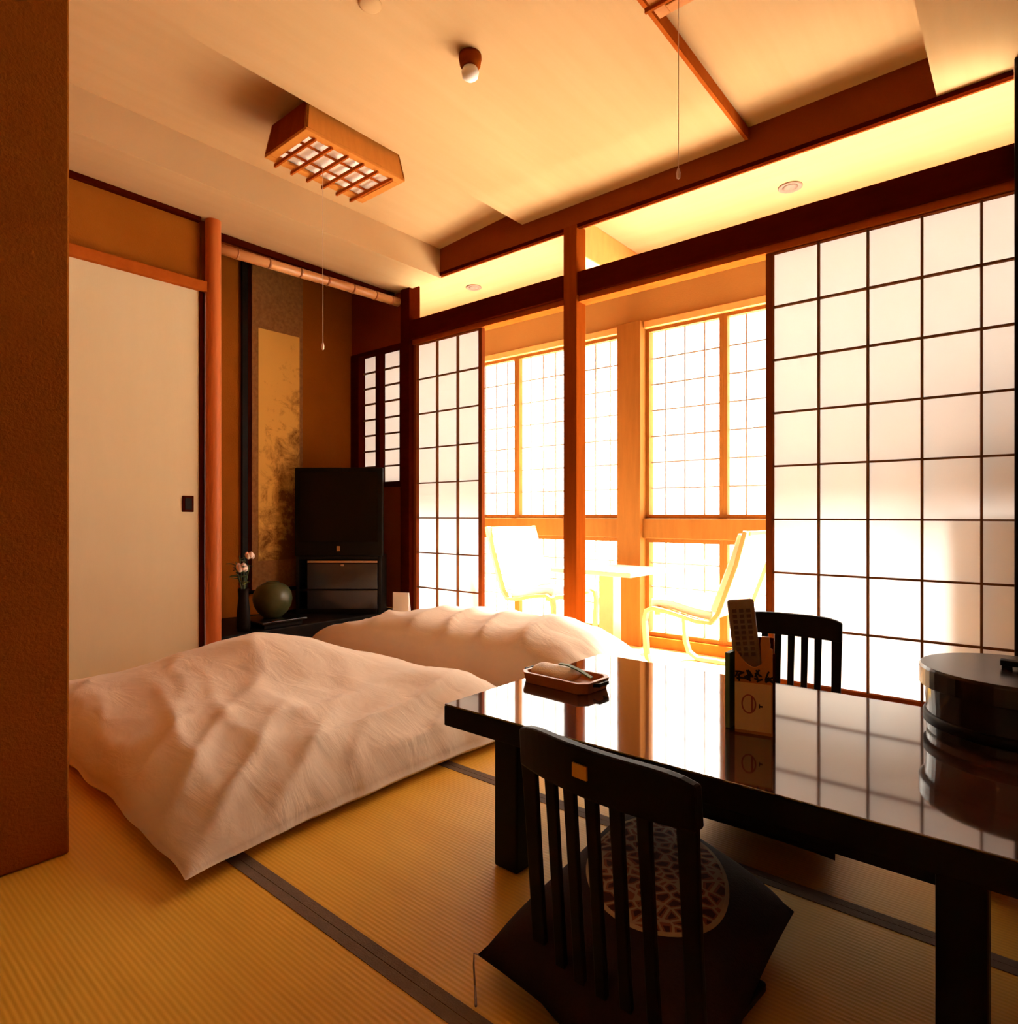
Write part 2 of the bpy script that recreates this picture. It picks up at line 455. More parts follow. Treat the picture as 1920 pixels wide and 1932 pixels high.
# window ledge / lintel
trim(B(-3.9, -1.92, GY-.06, GY+.06, .585, .70), 'wood_sun', 'thick window ledge behind the left chair', cat='ledge')
trim(B(-1.765, 1.1, GY-.06, GY+.06, .585, .70), 'wood_sun', 'thick window ledge behind the right chair', cat='ledge')
trim(B(-3.9, -1.92, GY-.05, GY+.06, 1.82, 1.86), 'wood_light', 'window head rail left of the broad post', cat='rail')
trim(B(-1.765, 1.1, GY-.05, GY+.06, 1.82, 1.86), 'wood_light', 'window head rail right of the broad post', cat='rail')
trim(B(-3.9, -1.92, GY-.05, GY+.06, EZ, .01), 'wood', 'bottom window rail behind the left chair', cat='rail')
trim(B(-1.765, 1.1, GY-.05, GY+.06, EZ, .01), 'wood', 'bottom window rail behind the right chair', cat='rail')
# bamboo rail over the alcove
bp = [(-3.075, 1.43, 2.03), (-3.07, 1.8, 2.037), (-3.06, 2.2, 2.046), (-3.05, 2.577, 2.05)]
bam = setting('trim_bamboo', 'bamboo pole across the top of the alcove', 'rail')
MB().tube(bp, .026, 14).build('pole', 'bamboo', bam, smooth=True)
nd = MB()
for k, y in enumerate((1.55, 1.72, 1.9, 2.07, 2.24, 2.4, 2.52)):
    q = (y-1.43)/(2.577-1.43)
    x, z = -3.075+.025*q, 2.03+.02*q
    nd.tube([(x, y-.006, z), (x, y, z), (x, y+.006, z)], [.0262, .0295, .0262], 14)
nd.build('node_rings', 'bamboo_node', bam, smooth=True)

# ------------------------------------------------------------------ sliding doors
def sheet(x0, x1, y, z0, z1):
    return MB().add([(x0, y, z0), (x1, y, z0), (x1, y, z1), (x0, y, z1)], [(0, 1, 2, 3)])
def shoji(name, label, x0, x1, cols, rows, yc, z0=.006, z1=1.770, stile=.027, top=.04, bot=.06):
    d = setting(name, label, 'door')
    fr = MB()
    fr.box(x0, x0+stile, yc-.014, yc+.014, z0, z1)
    fr.box(x1-stile, x1, yc-.014, yc+.014, z0, z1)
    fr.box(x0+stile, x1-stile, yc-.014, yc+.014, z1-top+.032, z1)
    fr.box(x0+stile, x1-stile, yc-.014, yc+.014, z0, z0+bot)
    fr.build('frame', 'frame_brown', d, bevel=.002)
    sheet(x0+stile*.5, x1-stile*.5, yc+.009, z0+bot*.5, z1-.004).build('paper', 'paper', d)
    la = MB()
    a0, a1, b0, b1 = x0+stile, x1-stile, z0+bot, z1-top+.032
    for k in range(1, cols):
        x = a0+(a1-a0)*k/cols
        la.box(x-.0035, x+.0035, yc-.010, yc+.008, b0, b1)
    for k in range(1, rows):
        z = b0+(b1-b0)*k/rows
        la.box(a0, a1, yc-.008, yc+.0078, z-.0035, z+.0035)
    la.build('lattice', 'lattice', d)
    return d
shoji('door_1', 'left papered shoji door beside the alcove', -2.943, -2.372, 3, 8, WY+.0, top=.036)
shoji('door_2', 'right papered shoji door behind the table', -.829, .06, 5, 8, WY+.0, top=.036)
d3 = setting('door_3', 'plain tan paper closet door', 'door')
B(-3.03, -3.012, .44, 1.338, .012, 1.772).build('panel', 'fusuma', d3)
fe = MB().box(-3.036, -3.006, 1.338, 1.358, .004, 1.772)
fe.box(-3.036, -3.006, .44, 1.338, 0, .012)
fe.build('edge_frame', 'dark_wood', d3)
hd = B(-3.014, -3.006, 1.262, 1.312, .735, .81).build('handle', 'dark_wood', d3, bevel=.002)
B(-3.007, -3.004, 1.272, 1.302, .745, .80).build('finger_recess', 'lacquer_matt', hd)

# alcove window: two panels with slat muntins
w0 = setting('window_1', 'small papered window in the right side of the alcove', 'window')
fr = MB()
fr.box(-3.56, -3.47, WY-.03, WY+.04, .90, 1.80)
fr.box(-3.056, -3.03, WY-.03, WY+.04, .90, 1.80)
fr.box(-3.47, -3.056, WY-.03, WY+.04, .90, .935)
fr.box(-3.47, -3.056, WY-.03, WY+.04, 1.775, 1.80)
fr.box(-3.30, -3.255, WY-.025, WY+.02, .935, 1.775)
fr.build('frame', 'dark_wood', w0, bevel=.002)
sheet(-3.47, -3.056, WY+.023, .935, 1.775).build('paper', 'paper', w0)
la = MB()
for k in range(1, 8):
    z = .935+.84*k/8
    la.box(-3.47, -3.30, WY+.008, WY+.021, z-.005, z+.005)
    la.box(-3.255, -3.056, WY+.008, WY+.021, z-.005, z+.005)
la.build('lattice', 'lattice', w0)

# outer windows: one column of two sashes per window
def window(n, x0, x1, label):
    w = setting('window_%d' % n, label, 'window')
    up = MB()
    for a, b in ((x0, x0+.022), (x1-.022, x1)):
        up.box(a, b, GY-.02, GY+.02, .70, 1.82)
    up.box(x0+.022, x1-.022, GY-.02, GY+.02, .70, .725)
    up.box(x0+.022, x1-.022, GY-.02, GY+.02, 1.80, 1.82)
    up.build('upper_sash', 'wood_sun', w, bevel=.002)
    lo = MB()
    for a, b in ((x0, x0+.022), (x1-.022, x1)):
        lo.box(a, b, GY-.02, GY+.02, .01, .585)
    lo.box(x0+.022, x1-.022, GY-.02, GY+.02, .01, .035)
    lo.box(x0+.022, x1-.022, GY-.02, GY+.02, .56, .585)
    lo.build('lower_sash', 'wood_sun', w, bevel=.002)
    g = MB()
    g.box(x0+.02, x1-.02, GY-.002, GY+.002, .72, 1.805)
    g.box(x0+.02, x1-.02, GY-.002, GY+.002, .03, .565)
    g.build('pane', 'glass', w)
    l = MB()
    for k in range(1, 4):
        x = x0+(x1-x0)*k/4
        l.box(x-.0045, x+.0045, GY+.006, GY+.012, .725, 1.80)
        l.box(x-.0045, x+.0045, GY+.006, GY+.012, .035, .56)
    for k in range(1, 7):
        z = .725+1.075*k/7
        l.box(x0+.022, x1-.022, GY+.0125, GY+.0165, z-.0045, z+.0045)
    for k in range(1, 4):
        z = .035+.525*k/4 + (.01 if k == 3 else 0)
        l.box(x0+.022, x1-.022, GY+.0125, GY+.0165, z-.0045, z+.0045)
    l.build('lattice', 'faint_lattice', w)
n = 2
for k, nm in enumerate(('just left of the broad post', 'second left of the broad post', 'third left of the broad post', 'fourth left of the broad post')):
    window(n, -1.92-.415*(k+1), -1.92-.415*k, 'outer window column ' + nm); n += 1
for k, nm in enumerate(('just right of the broad post', 'second right of the broad post', 'third right of the broad post', 'fourth right of the broad post', 'fifth right of the broad post', 'sixth right of the broad post')):
    window(n, -1.765+.465*k, -1.765+.465*(k+1), 'outer window column ' + nm); n += 1
struct(B(-3.9, -3.58, GY-.03, GY+.06, EZ, 1.86), 'wall_outer_left', 'lintel_wall', 'plaster pier at the left end of the window corridor', 'wall')

# ------------------------------------------------------------------ table
tb = thing('low_table', 'low black lacquered table in front of the shoji', 'table', (-.45, 1.28, 0))
B(-.534, .539, -.319, .319, .307, .31).build('tabletop', 'table', tb, bevel=.001)
B(-.535, .54, -.32, .32, .263, .307).build('table_rim', 'lacquer_matt', tb, bevel=.003)
for y0 in (-.27, .25):
    B(-.37, .36, y0, y0+.02, .225, .263).build('apron', 'lacquer_matt', tb, bevel=.002)
for x0, x1 in ((-.403, -.343), (.352, .407)):
    for y0, y1 in ((-.305, -.245), (.245, .305)):
        B(x0, x1, y0, y1, 0, .263).build('leg', 'lacquer_matt', tb, bevel=.004)

# ------------------------------------------------------------------ legless chairs
def zaisu(name, label, loc, rz, group, plate):
    t = thing(name, label, 'chair', loc, rz, group)
    W = .142
    H = .42
    lean = lambda z: -.035*z/H           # back leans away from the seat
    arc = lambda x: .022*(1-(x/W)**2)*-1  # bowed in plan
    # top rail
    rings = []
    for k in range(17):
        x = -W+2*W*k/16
        dz = -.012*(abs(x)/W)**6
        y = arc(x)
        zt, zb = H+dz, H-.066
        rings.append([(x, y-.011+lean(zb), zb), (x, y+.011+lean(zb), zb), (x, y+.009+lean(zt), zt), (x, y-.009+lean(zt), zt)])
    MB().loft(rings).build('top_rail', 'lacquer_matt', t, bevel=.004)
    def upright(x, w, nm):
        rr = []
        for k in range(9):
            z = .03+(H-.06-.03)*k/8
            ww = w/2*(1-.12*math.sin(PI*k/8))
            y = arc(x)+lean(z)
            rr.append([(x-ww, y-.0045, z), (x+ww, y-.0045, z), (x+ww, y+.0045, z), (x-ww, y+.0045, z)])
        MB().loft(rr).build(nm, 'lacquer_matt', t, bevel=.002)
    upright(-W+.014, .028, 'stile')
    upright(W-.014, .028, 'stile')
    for k in range(5):
        x = -W+.028+(2*W-.056)*(k+1)/6
        upright(x, .020, 'slat')
    # bottom bar and seat board
    rings = []
    for k in range(17):
        x = -W+2*W*k/16
        y = arc(x)
        rings.append([(x, y-.011, .0), (x, y+.011, .0), (x, y+.009, .05), (x, y-.009, .05)])
    MB().loft(rings).build('bottom_rail', 'lacquer_matt', t, bevel=.003)
    B(-W+.03, W-.04, .0, .24, .004, .020).build('seat', 'lacquer_matt', t, bevel=.004)
    if plate:
        x = -.008
        y = arc(x)+lean(H-.029)-.0108
        tag(B(x-.012, x+.012, y-.002, y+.001, H-.039, H-.021).build('label_plate', 'gold', t), 'small brass coloured label plate')
    return t
zaisu('legless_chair', 'black slatted floor chair on the near side of the table', (-.434, .745, 0), math.radians(-6), 'floor chairs at the table', True)
z2 = zaisu('legless_chair', 'black slatted floor chair on the far side of the table, against the shoji', (-.565, 1.97, 0), PI+math.radians(2), 'floor chairs at the table', False)

# cushion on the near chair
def cushion(label, loc, quad, tassel):
    cu = thing('floor_cushion', label, 'cushion', loc, 0, 'dark floor cushions')
    Q4 = [Vector(q)-Vector(loc[:2]) for q in quad]
    def cush_xy(u, v):
        a, b = (u+1)/2, (v+1)/2
        p = Q4[0]*(1-a)*(1-b)+Q4[1]*a*(1-b)+Q4[2]*a*b+Q4[3]*(1-a)*b
        return p*(1-.05*((1-v*v)*u*u+(1-u*u)*v*v))
    def cush_z(u, v):
        e = max(0, (1-abs(u)**4)*(1-abs(v)**4))
        return .019+.075*e**.55
    mb = MB(); top = []; bot = []
    n = 30; w = n+1
    for j in range(w):
        for i in range(w):
            u, v = -1+2*i/n, -1+2*j/n
            p = cush_xy(u, v)
            e = max(0, (1-abs(u)**4)*(1-abs(v)**4))
            top.append((p.x, p.y, cush_z(u, v)))
            bot.append((p.x, p.y, .019-.018*e**.4))
    fs = [(j*w+i, j*w+i+1, (j+1)*w+i+1, (j+1)*w+i) for j in range(n) for i in range(n)]
    mb.add(top, fs)
    mb.add(bot, [tuple(reversed(f)) for f in fs])
    rim_ = [i for i in range(w)]+[j*w+n for j in range(1, w)]+[n*w+i for i in range(n-1, -1, -1)]+[j*w for j in range(n-1, 0, -1)]
    for k in range(len(rim_)):
        a, b = rim_[k], rim_[(k+1) % len(rim_)]
        mb.f.append((a, w*w+a, w*w+b, b))
    mb.build('cover', 'cushion', cu, smooth=True)
    def disc(r0, r1, dz, cu_=-.02, cv=.13):
        rows = []
        for k in range(9):
            r_ = r0+(r1-r0)*k/8
            row = []
            for q in range(56):
                a = 2*PI*q/56
                u, v = cu_+r_*math.cos(a), cv+r_*.86*math.sin(a)
                p = cush_xy(u, v)
                row.append((p.x, p.y, cush_z(u, v)+dz))
            rows.append(row)
        return MB().loft(rows, cap=False)
    disc(.003, .70, .0012).build('crest_print', 'medallion', cu, smooth=True)
    disc(.665, .705, .0018).build('crest_rim', 'medal_ring', cu, smooth=True)
    if tassel:
        c0 = cush_xy(-1, -1)
        MB().tube([(c0.x+.004, c0.y+.003, .018), (c0.x-.004, c0.y-.003, .021), (c0.x-.002, c0.y-.006, .006), (c0.x+.008, c0.y-.014, -.017), (c0.x+.034, c0.y-.040, -.0195)], [.0012, .0012, .0014, .0016, .002], 6).build('corner_tassel', 'medal_ring', cu)
    return cu
cushion('dark brown floor cushion with a round crest on the near floor chair', (-.48, .94, .022),
        [(-.66, .715), (-.275, .64), (-.315, 1.14), (-.715, 1.33)], True)
cushion('dark floor cushion mostly hidden under the table, belonging to the far chair', (-.47, 1.60, .022),
        [(-.60, 1.36), (-.30, 1.36), (-.40, 1.93), (-.73, 1.93)], False)

# ------------------------------------------------------------------ bedding
def duvet(x0, x1, y0, y1, H, humps, folds, seed, name, label, base_p=.5):
    cx, cy = (x0+x1)/2, (y0+y1)/2
    hx, hy = (x1-x0)/2, (y1-y0)/2
    NX, NY = 120, 100
    top, bot = [], []
    for j in range(NY+1):
        for i in range(NX+1):
            u, v = -1+2*i/NX, -1+2*j/NY
            # denser samples by the rim
            u = math.copysign(1-(1-abs(u))**1.25, u); v = math.copysign(1-(1-abs(v))**1.25, v)
            e = max(0, (1-abs(u)**3.2)*(1-abs(v)**3.2))
            ox = .007*noise.noise(Vector((seed, v*2.1, .3)))+.010*noise.noise(Vector((seed, v*6, 3)))
            oy = .007*noise.noise(Vector((u*2.1, seed, .7)))+.010*noise.noise(Vector((u*6, seed, 5)))
            x = cx+u*hx*(1-.06*(1-v*v)*u*u)+ox*abs(u)**3
            y = cy+v*hy*(1-.06*(1-u*u)*v*v)+oy*abs(v)**3
            z = H*e**base_p
            for (gx, gy, sx, sy, a) in humps:
                z += a*math.exp(-((x-gx)/sx)**2-((y-gy)/sy)**2)*min(1, e*2.2)
            q = Vector((x*2.2, y*2.2, seed))
            z += .022*noise.noise(q)*min(1, e*3)
            # long soft folds
            for (ang, fr, am, fx, fy, fs) in folds:
                d = (x-fx)*math.cos(ang)+(y-fy)*math.sin(ang)
                w = math.exp(-(((x-fx)**2+(y-fy)**2)/fs**2))
                wob = 1.2*noise.noise(Vector((x*3, y*3, seed+4)))
                s_ = math.sin(d*fr+wob)
                z += am*(1-abs(s_))**1.5*w*min(1, e*4)
            z += .006*noise.noise(Vector((x*9, y*7, seed+9)))*min(1, e*5)
            zz = .028+max(0, z)
            top.append((x, y, zz))
            bot.append((x, y, .028-.026*min(1, e*6)**.7))
    mb = MB(); w = NX+1; fs = []
    for j in range(NY):
        for i in range(NX):
            a = j*w+i
            fs.append((a, a+1, a+w+1, a+w))
    mb.add(top, fs)
    mb.add(bot, [tuple(reversed(f)) for f in fs])
    n = NX
    rim = [i for i in range(w)]+[j*w+NX for j in range(1, NY+1)]+[NY*w+i for i in range(NX-1, -1, -1)]+[j*w for j in range(NY-1, 0, -1)]
    o = w*(NY+1)
    for k in range(len(rim)):
        a, b = rim[k], rim[(k+1) % len(rim)]
        mb.f.append((a, o+a, o+b, b))
    ob = mb.build(name, 'duvet', smooth=True, loc=(cx, cy, 0))
    return tag(ob, label, 'bedding', 'puffy futon quilts on the tatami')
duvet(-2.96, -1.23, .52, 1.80, .125,
      [(-2.33, 1.26, .42, .36, .103), (-1.52, 1.52, .20, .2, .055), (-1.62, .95, .35, .3, .02), (-2.75, .8, .35, .4, -.03)],
      [(.75, 26, .020, -1.42, .72, .34), (1.35, 22, .012, -1.85, .60, .45), (.15, 20, .018, -1.32, 1.2, .40), (1.2, 12, .012, -2.2, .9, .6), (.35, 30, .012, -1.30, 1.45, .25)],
      3.1, 'futon_quilt', 'nearer cream futon quilt by the closet door')
duvet(-2.94, -1.20, 1.86, 2.43, .205,
      [(-2.1, 2.25, .6, .3, .02), (-1.5, 2.2, .35, .3, .035), (-2.75, 2.12, .25, .3, -.04)],
      [(.3, 14, .022, -2.0, 2.0, .6), (.1, 12, .022, -1.5, 2.0, .4), (1.2, 14, .02, -2.6, 2.1, .25)],
      8.3, 'futon_quilt', 'farther cream futon quilt in front of the left shoji', base_p=.3)

# ------------------------------------------------------------------ television and rack
yaw = math.radians(39.83)
tv = thing('television', 'black boxy television in front of the hanging scroll', 'television', (-3.19, 2.235, .475), yaw)
# local: -y faces the viewer
B(-.262, .262, 0, .045, 0, .53).build('bezel', 'plastic_black', tv, bevel=.006)
MB().loft([[(-.24, .045, .02), (.24, .045, .02), (.24, .045, .51), (-.24, .045, .51)],
           [(-.15, .20, .08), (.17, .20, .08), (.17, .20, .44), (-.15, .20, .44)]]).build('rear_housing', 'plastic_black', tv, bevel=.006)
B(-.235, .235, -.004, .001, .085, .505).build('screen', 'screen', tv, bevel=.003)
tag(B(-.010, .010, -.005, .001, .03, .06).build('badge', 'silver', tv), 'small silver badge')
rk = thing('television_rack', 'dark low rack with smoked glass front under the television', 'rack', (-3.19, 2.235, .13), yaw)
cs = MB()
cs.box(-.255, -.235, 0, .165, 0, .345)
cs.box(.235, .255, 0, .165, 0, .345)
cs.box(-.235, .235, 0, .165, .325, .345)
cs.box(-.235, .235, 0, .165, 0, .03)
cs.box(-.235, .235, .155, .165, .03, .325)
cs.build('carcass', 'rack', rk, bevel=.003)
B(-.235, .235, .004, .155, .135, .147).build('shelf', 'rack', rk)
gd = B(-.185, .233, -.006, -.001, .15, .30).build('glass_door', 'rack_glass', rk, bevel=.001)
B(.015, .035, -.011, -.006, .285, .298).build('door_catch', 'silver', gd, bevel=.001)
B(-.185, .233, -.006, -.001, .03, .14).build('lower_glass_door', 'rack_glass', rk, bevel=.001)
B(-.185, .233, -.004, -.001, .306, .318).build('trim_strip', 'silver', rk)

# white card standing beside the rack
wc = thing('card_stand', 'white upright card between the television rack and the corner post', 'card', (-2.925, 2.492, 0), yaw-.3)
B(-.052, .052, -.004, .0, 0, .255).build('front_leaf', 'white_card', wc)
MB().add([(-.052, .0, .255), (.052, .0, .255), (.052, .05, 0), (-.052, .05, 0), (-.052, .004, .255), (.052, .004, .255), (.052, .054, 0), (-.052, .054, 0)],
         [(0, 1, 2, 3), (7, 6, 5, 4), (0, 4, 5, 1), (3, 2, 6, 7), (0, 3, 7, 4), (1, 5, 6, 2)]).build('rear_leaf', 'white_card', wc)

# ------------------------------------------------------------------ alcove ornaments
sc = thing('hanging_scroll', 'tall gold hanging scroll with dark ink plants in the alcove', 'scroll', (-3.515, 2.03, .27))
B(-.004, .004, -.166, .166, 0, 1.97).build('silk_mount', 'mount', sc)
B(.004, .0065, -.128, .142, .18, 1.555).build('painting', 'painting', sc)
MB().tube([(.0, -.185, .0), (.0, .185, .0)], .012, 12).build('bottom_roller', 'lacquer_matt', sc, smooth=True)
MB().tube([(.0, -.17, 1.97), (.0, .17, 1.97)], .007, 10).build('top_rod', 'lacquer_matt', sc, smooth=True)
MB().tube([(.0, -.08, 1.975), (-.03, 0, 2.065), (.0, .08, 1.975)], .002, 6).build('hanging_cord', 'mount', sc)
trim(B(-3.555, -3.535, 1.818, 1.852, .13, 2.34), 'lacquer_matt', 'thin black strip added as the shadow left of the scroll in the alcove', bevel=.002)  # dark strip standing in for the shadow the scroll casts on the wall

va = thing('flower_vase', 'slim dark vase of flowers at the left of the alcove', 'vase', (-3.10, 1.60, .13))
MB().lathe([(.0, 0), (.03, 0), (.034, .02), (.032, .10), (.024, .17), (.026, .215), (.022, .215), (.02, .17), (.0, .16)]).build('vase_body', 'lacquer_matt', va, smooth=True)
st = MB()
random.seed(4)
lv = MB()
ends = [(-.05, -.02, .33), (-.06, .01, .38), (-.02, -.03, .35), (.02, .02, .33), (.03, -.01, .37), (-.03, .03, .29), (.0, .0, .31)]
for ex, ey, ez in ends:
    st.tube([(0, 0, .15), (ex*.4, ey*.4, .24), (ex, ey, ez)], .0022, 6)
def leaf(mb, p, d, L, w):
    d = Vector(d).normalized(); s_ = d.cross(Vector((0, 0, 1))).normalized(); up = s_.cross(d)
    p = Vector(p); L6 = []
    for k in range(7):
        q = k/6
        ww = w*math.sin(PI*min(.98, q*.95+.03))
        c = p+d*L*q-Vector((0, 0, 1))*L*.3*q*q
        L6.append([c+s_*ww, c+up*.002, c-s_*ww, c-up*.002])
    mb.loft(L6)
for ex, ey, ez in ends[:5]:
    for k in range(4):
        a = random.uniform(0, 2*PI)
        q = .55+.12*k
        leaf(lv, (ex*q, ey*q, .15+(ez-.15)*q), (math.cos(a), math.sin(a), random.uniform(.1, .7)), .06, .014)
st.build('stem', 'leaf', va)
lv.build('foliage', 'leaf', va)
def blob(mb, c, rx, ry, rz, n=12):
    rows = []
    for k in range(9):
        a = -PI/2+PI*k/8
        rows.append([(c[0]+max(.03, math.cos(a))*rx*math.cos(2*PI*q/n), c[1]+max(.03, math.cos(a))*ry*math.sin(2*PI*q/n), c[2]+rz*math.sin(a)) for q in range(n)])
    mb.loft(rows)
for c, r_ in (((.022, -.02, .325), .026), ((.035, .015, .385), .021)):
    mb = MB()
    blob(mb, c, r_*.5, r_*.5, r_*.8)
    for k in range(6):
        a = 2*PI*k/6
        blob(mb, (c[0]+r_*.62*math.cos(a), c[1]+r_*.62*math.sin(a), c[2]+r_*.15*(-1)**k), r_*.5, r_*.5, r_*.75)
    mb.build('blossom', 'petal', va, smooth=True)

ps = thing('display_stand', 'low dark stand under the round green jar', 'stand', (-3.17, 1.80, .13))
B(-.13, .13, -.13, .13, .022, .036).build('top_board', 'lacquer', ps, bevel=.003)
for sx in (-1, 1):
    B(sx*.10-.012, sx*.10+.012, -.11, .11, 0, .022).build('foot', 'lacquer_matt', ps)
jr = thing('round_jar', 'round mottled green jar on the alcove stand', 'jar', (-3.17, 1.80, .166))
MB().lathe([(.0, 0), (.045, 0), (.05, .006), (.075, .03), (.095, .065), (.102, .10), (.097, .135), (.08, .165), (.05, .184), (.035, .188), (.033, .194), (.028, .194), (.026, .18), (.0, .175)], n=48).build('jar_body', 'celadon', jr, smooth=True)

# ------------------------------------------------------------------ things on the table
TZ = .31
tr = thing('wooden_tray', 'small wooden tray at the left end of the table', 'tray', (-.875, 1.262, TZ), math.radians(-3))
rim = lambda hx, hy, c: [(-hx+c, -hy), (hx-c, -hy), (hx, -hy+c), (hx, hy-c), (hx-c, hy), (-hx+c, hy), (-hx, hy-c), (-hx, -hy+c)]
o_, i_ = rim(.10, .06, .018), rim(.09, .05, .015)
ob_ = rim(.095, .055, .018)
mb = MB()
mb.loft([[(x, y, 0) for x, y in ob_], [(x, y, .026) for x, y in o_], [(x, y, .026) for x, y in i_], [(x*.97, y*.97, .010) for x, y in i_]])
mb.build('tray_body', 'tray_wood', tr, bevel=.0015)
for sx in (-1, 1):
    MB().bar([(sx*.097, -.02, .018), (sx*.112, -.018, .02), (sx*.112, .018, .02), (sx*.097, .02, .018)], .008, .005, (0, 0, 1)).build('grip', 'lacquer_matt', tr)
tw = thing('hand_towel', 'folded white hand towel in the wooden tray', 'towel', (-.905, 1.268, TZ+.0105), math.radians(-3))
rr = []
for k in range(13):
    x = -.052+.104*k/12
    rr.append([(x, .036*math.cos(a), .014+.0135*(1+.08*math.sin(k*1.3))*math.sin(a)) for a in [2*PI*i/18 for i in range(18)]])
MB().loft(rr).build('rolled_cloth', 'towel', tw, smooth=True)
gs = tag(MB().bar([(-.90, 1.275, TZ+.043), (-.87, 1.272, TZ+.0435), (-.835, 1.262, TZ+.040), (-.79, 1.248, TZ+.031)], .012, .003, (0, 1, 0)).build('paper_strip', 'green_paper', loc=(-.84, 1.26, TZ+.036)),
         'narrow green strip lying across the towel tray', 'strip')

bx = thing('card_holder', 'brown card holder with a cream front standing on the table', 'holder', (-.412, 1.236, TZ), math.radians(13))
sd = MB()
sd.box(-.033, -.030, -.035, .035, .004, .135)
sd.box(.030, .033, -.035, .035, .004, .14)
sd.box(-.030, .030, .032, .035, .004, .17)
sd.box(-.033, .033, -.035, .035, 0, .004)
sd.build('box_body', 'dark_wood', bx, bevel=.001)
# front board with a scooped upper edge
pts = []
for k in range(17):
    x = -.033+.066*k/16
    q = (x+.033)/.066
    z = .155-.030*math.sin(PI*q)**1.2+.012*math.exp(-((q-.92)/.1)**2)
    pts.append((x, z))
mb = MB()
fr_ = [(-.033, 0), (.033, 0)]+[(x, z) for x, z in reversed(pts)]
mb.loft([[(x, -.039, z) for x, z in fr_], [(x, -.035, z) for x, z in fr_]])
mb.build('front_board', 'kraft', bx)
cf = B(-.033, .031, -.0405, -.039, .006, .095).build('front_label', 'cream_paper', bx)
# print on the label: a red round mark and a small dark mark
mk = MB()
rr = []
for k in range(25):
    a = 2*PI*k/24
    mk.tube([(-.008+.012*math.cos(a), -.041, .056+.017*math.sin(a)), (-.008+.012*math.cos(a+.27), -.041, .056+.017*math.sin(a+.27))], .0014, 6)
mk.box(-.004, .0, -.0412, -.0404, .042, .07)
mk.build('red_mark', 'red_ink', cf)
MB().box(.010, .016, -.0412, -.0404, .052, .055).box(.010, .0115, -.0412, -.0404, .050, .058).build('dark_mark', 'ink', cf)
# brush lettering band above the label
random.seed(11)
lt = MB()
for k in range(4):
    x = -.026+.017*k
    for q in range(6):
        a = random.uniform(-.6, .6)+(PI/2 if q % 2 else 0)
        cx_, cz_ = x+random.uniform(-.004, .004), .108+random.uniform(-.007, .007)
        L = random.uniform(.005, .009)
        lt.bar([(cx_-L*math.cos(a), -.0394, cz_-L*math.sin(a)), (cx_, -.0396, cz_+.001), (cx_+L*math.cos(a), -.0394, cz_+L*math.sin(a))], .0012, .0032, (0, 1, 0))
lt.build('brush_lettering', 'ink', bx)
rm = thing('remote_control', 'grey brown remote control leaning in the card holder', 'remote', (-.433, 1.228, TZ+.0045), math.radians(13))
R_ = Matrix.Rotation(math.radians(-7), 3, 'Y') @ Matrix.Rotation(math.radians(-4), 3, 'X')
MB().box(-.004, .046, -.004, .012, 0, .24, R_, (.0, 0, 0)).build('case', 'remote', rm, bevel=.005)
bt = MB()
for j in range(9):
    for i in range(3):
        bt.box(.005+.013*i, .013+.013*i, -.0065, -.0035, .13+.0105*j, .137+.0105*j, R_, (.0, 0, 0))
bt.build('button_pad', 'cabinet', rm)
lf = tag(MB().box(-.458, -.449, 1.20, 1.235, TZ+.001, TZ+.145).build('folded_leaflet', 'green_paper', loc=(-.4535, 1.2175, TZ)), 'thin folded leaflet against the left side of the card holder', 'leaflet')
wp = thing('wooden_spatula', 'tan wooden stick upright at the right of the card holder', 'stick', (-.391, 1.228, TZ+.0045), math.radians(13))
rr = []
for k in range(13):
    q = k/12
    z = .175*q
    hw = .004+.0055*max(0, (q-.55)/.45)**.6
    if q > .93: hw *= .75
    rr.append([(-hw, -.003, z), (hw, -.003, z), (hw, .003, z), (-hw, .003, z)])
MB().loft(rr).build('blade', 'tan_wood', wp, bevel=.001)

# lidded tub
tu = thing('lidded_tub', 'round black lidded rice tub at the right end of the table', 'tub', (-.022, 1.475, TZ))
MB().lathe([(0, 0), (.138, 0), (.140, .004), (.141, .055), (.144, .100), (.0, .100)], n=64).build('tub_body', 'lacquer', tu, smooth=False, bevel=.001)
MB().lathe([(.142, .018), (.1455, .020), (.1455, .036), (.142, .038)], n=64).build('hoop', 'lacquer_matt', tu, smooth=True)
ld = MB().lathe([(.148, .088), (.152, .090), (.152, .122), (.149, .127), (.0, .128), (.0, .101), (.1455, .101)], n=64).build('lid', 'lacquer', tu, bevel=.001)
hl = MB()
hl.box(-.026, .03, -.012, .012, .134, .144)
for sx in (-.016, .018):
    hl.box(sx-.008, sx+.008, -.008, .008, .127, .134)
hl.build('lid_handle', 'lacquer_matt', ld, bevel=.002)

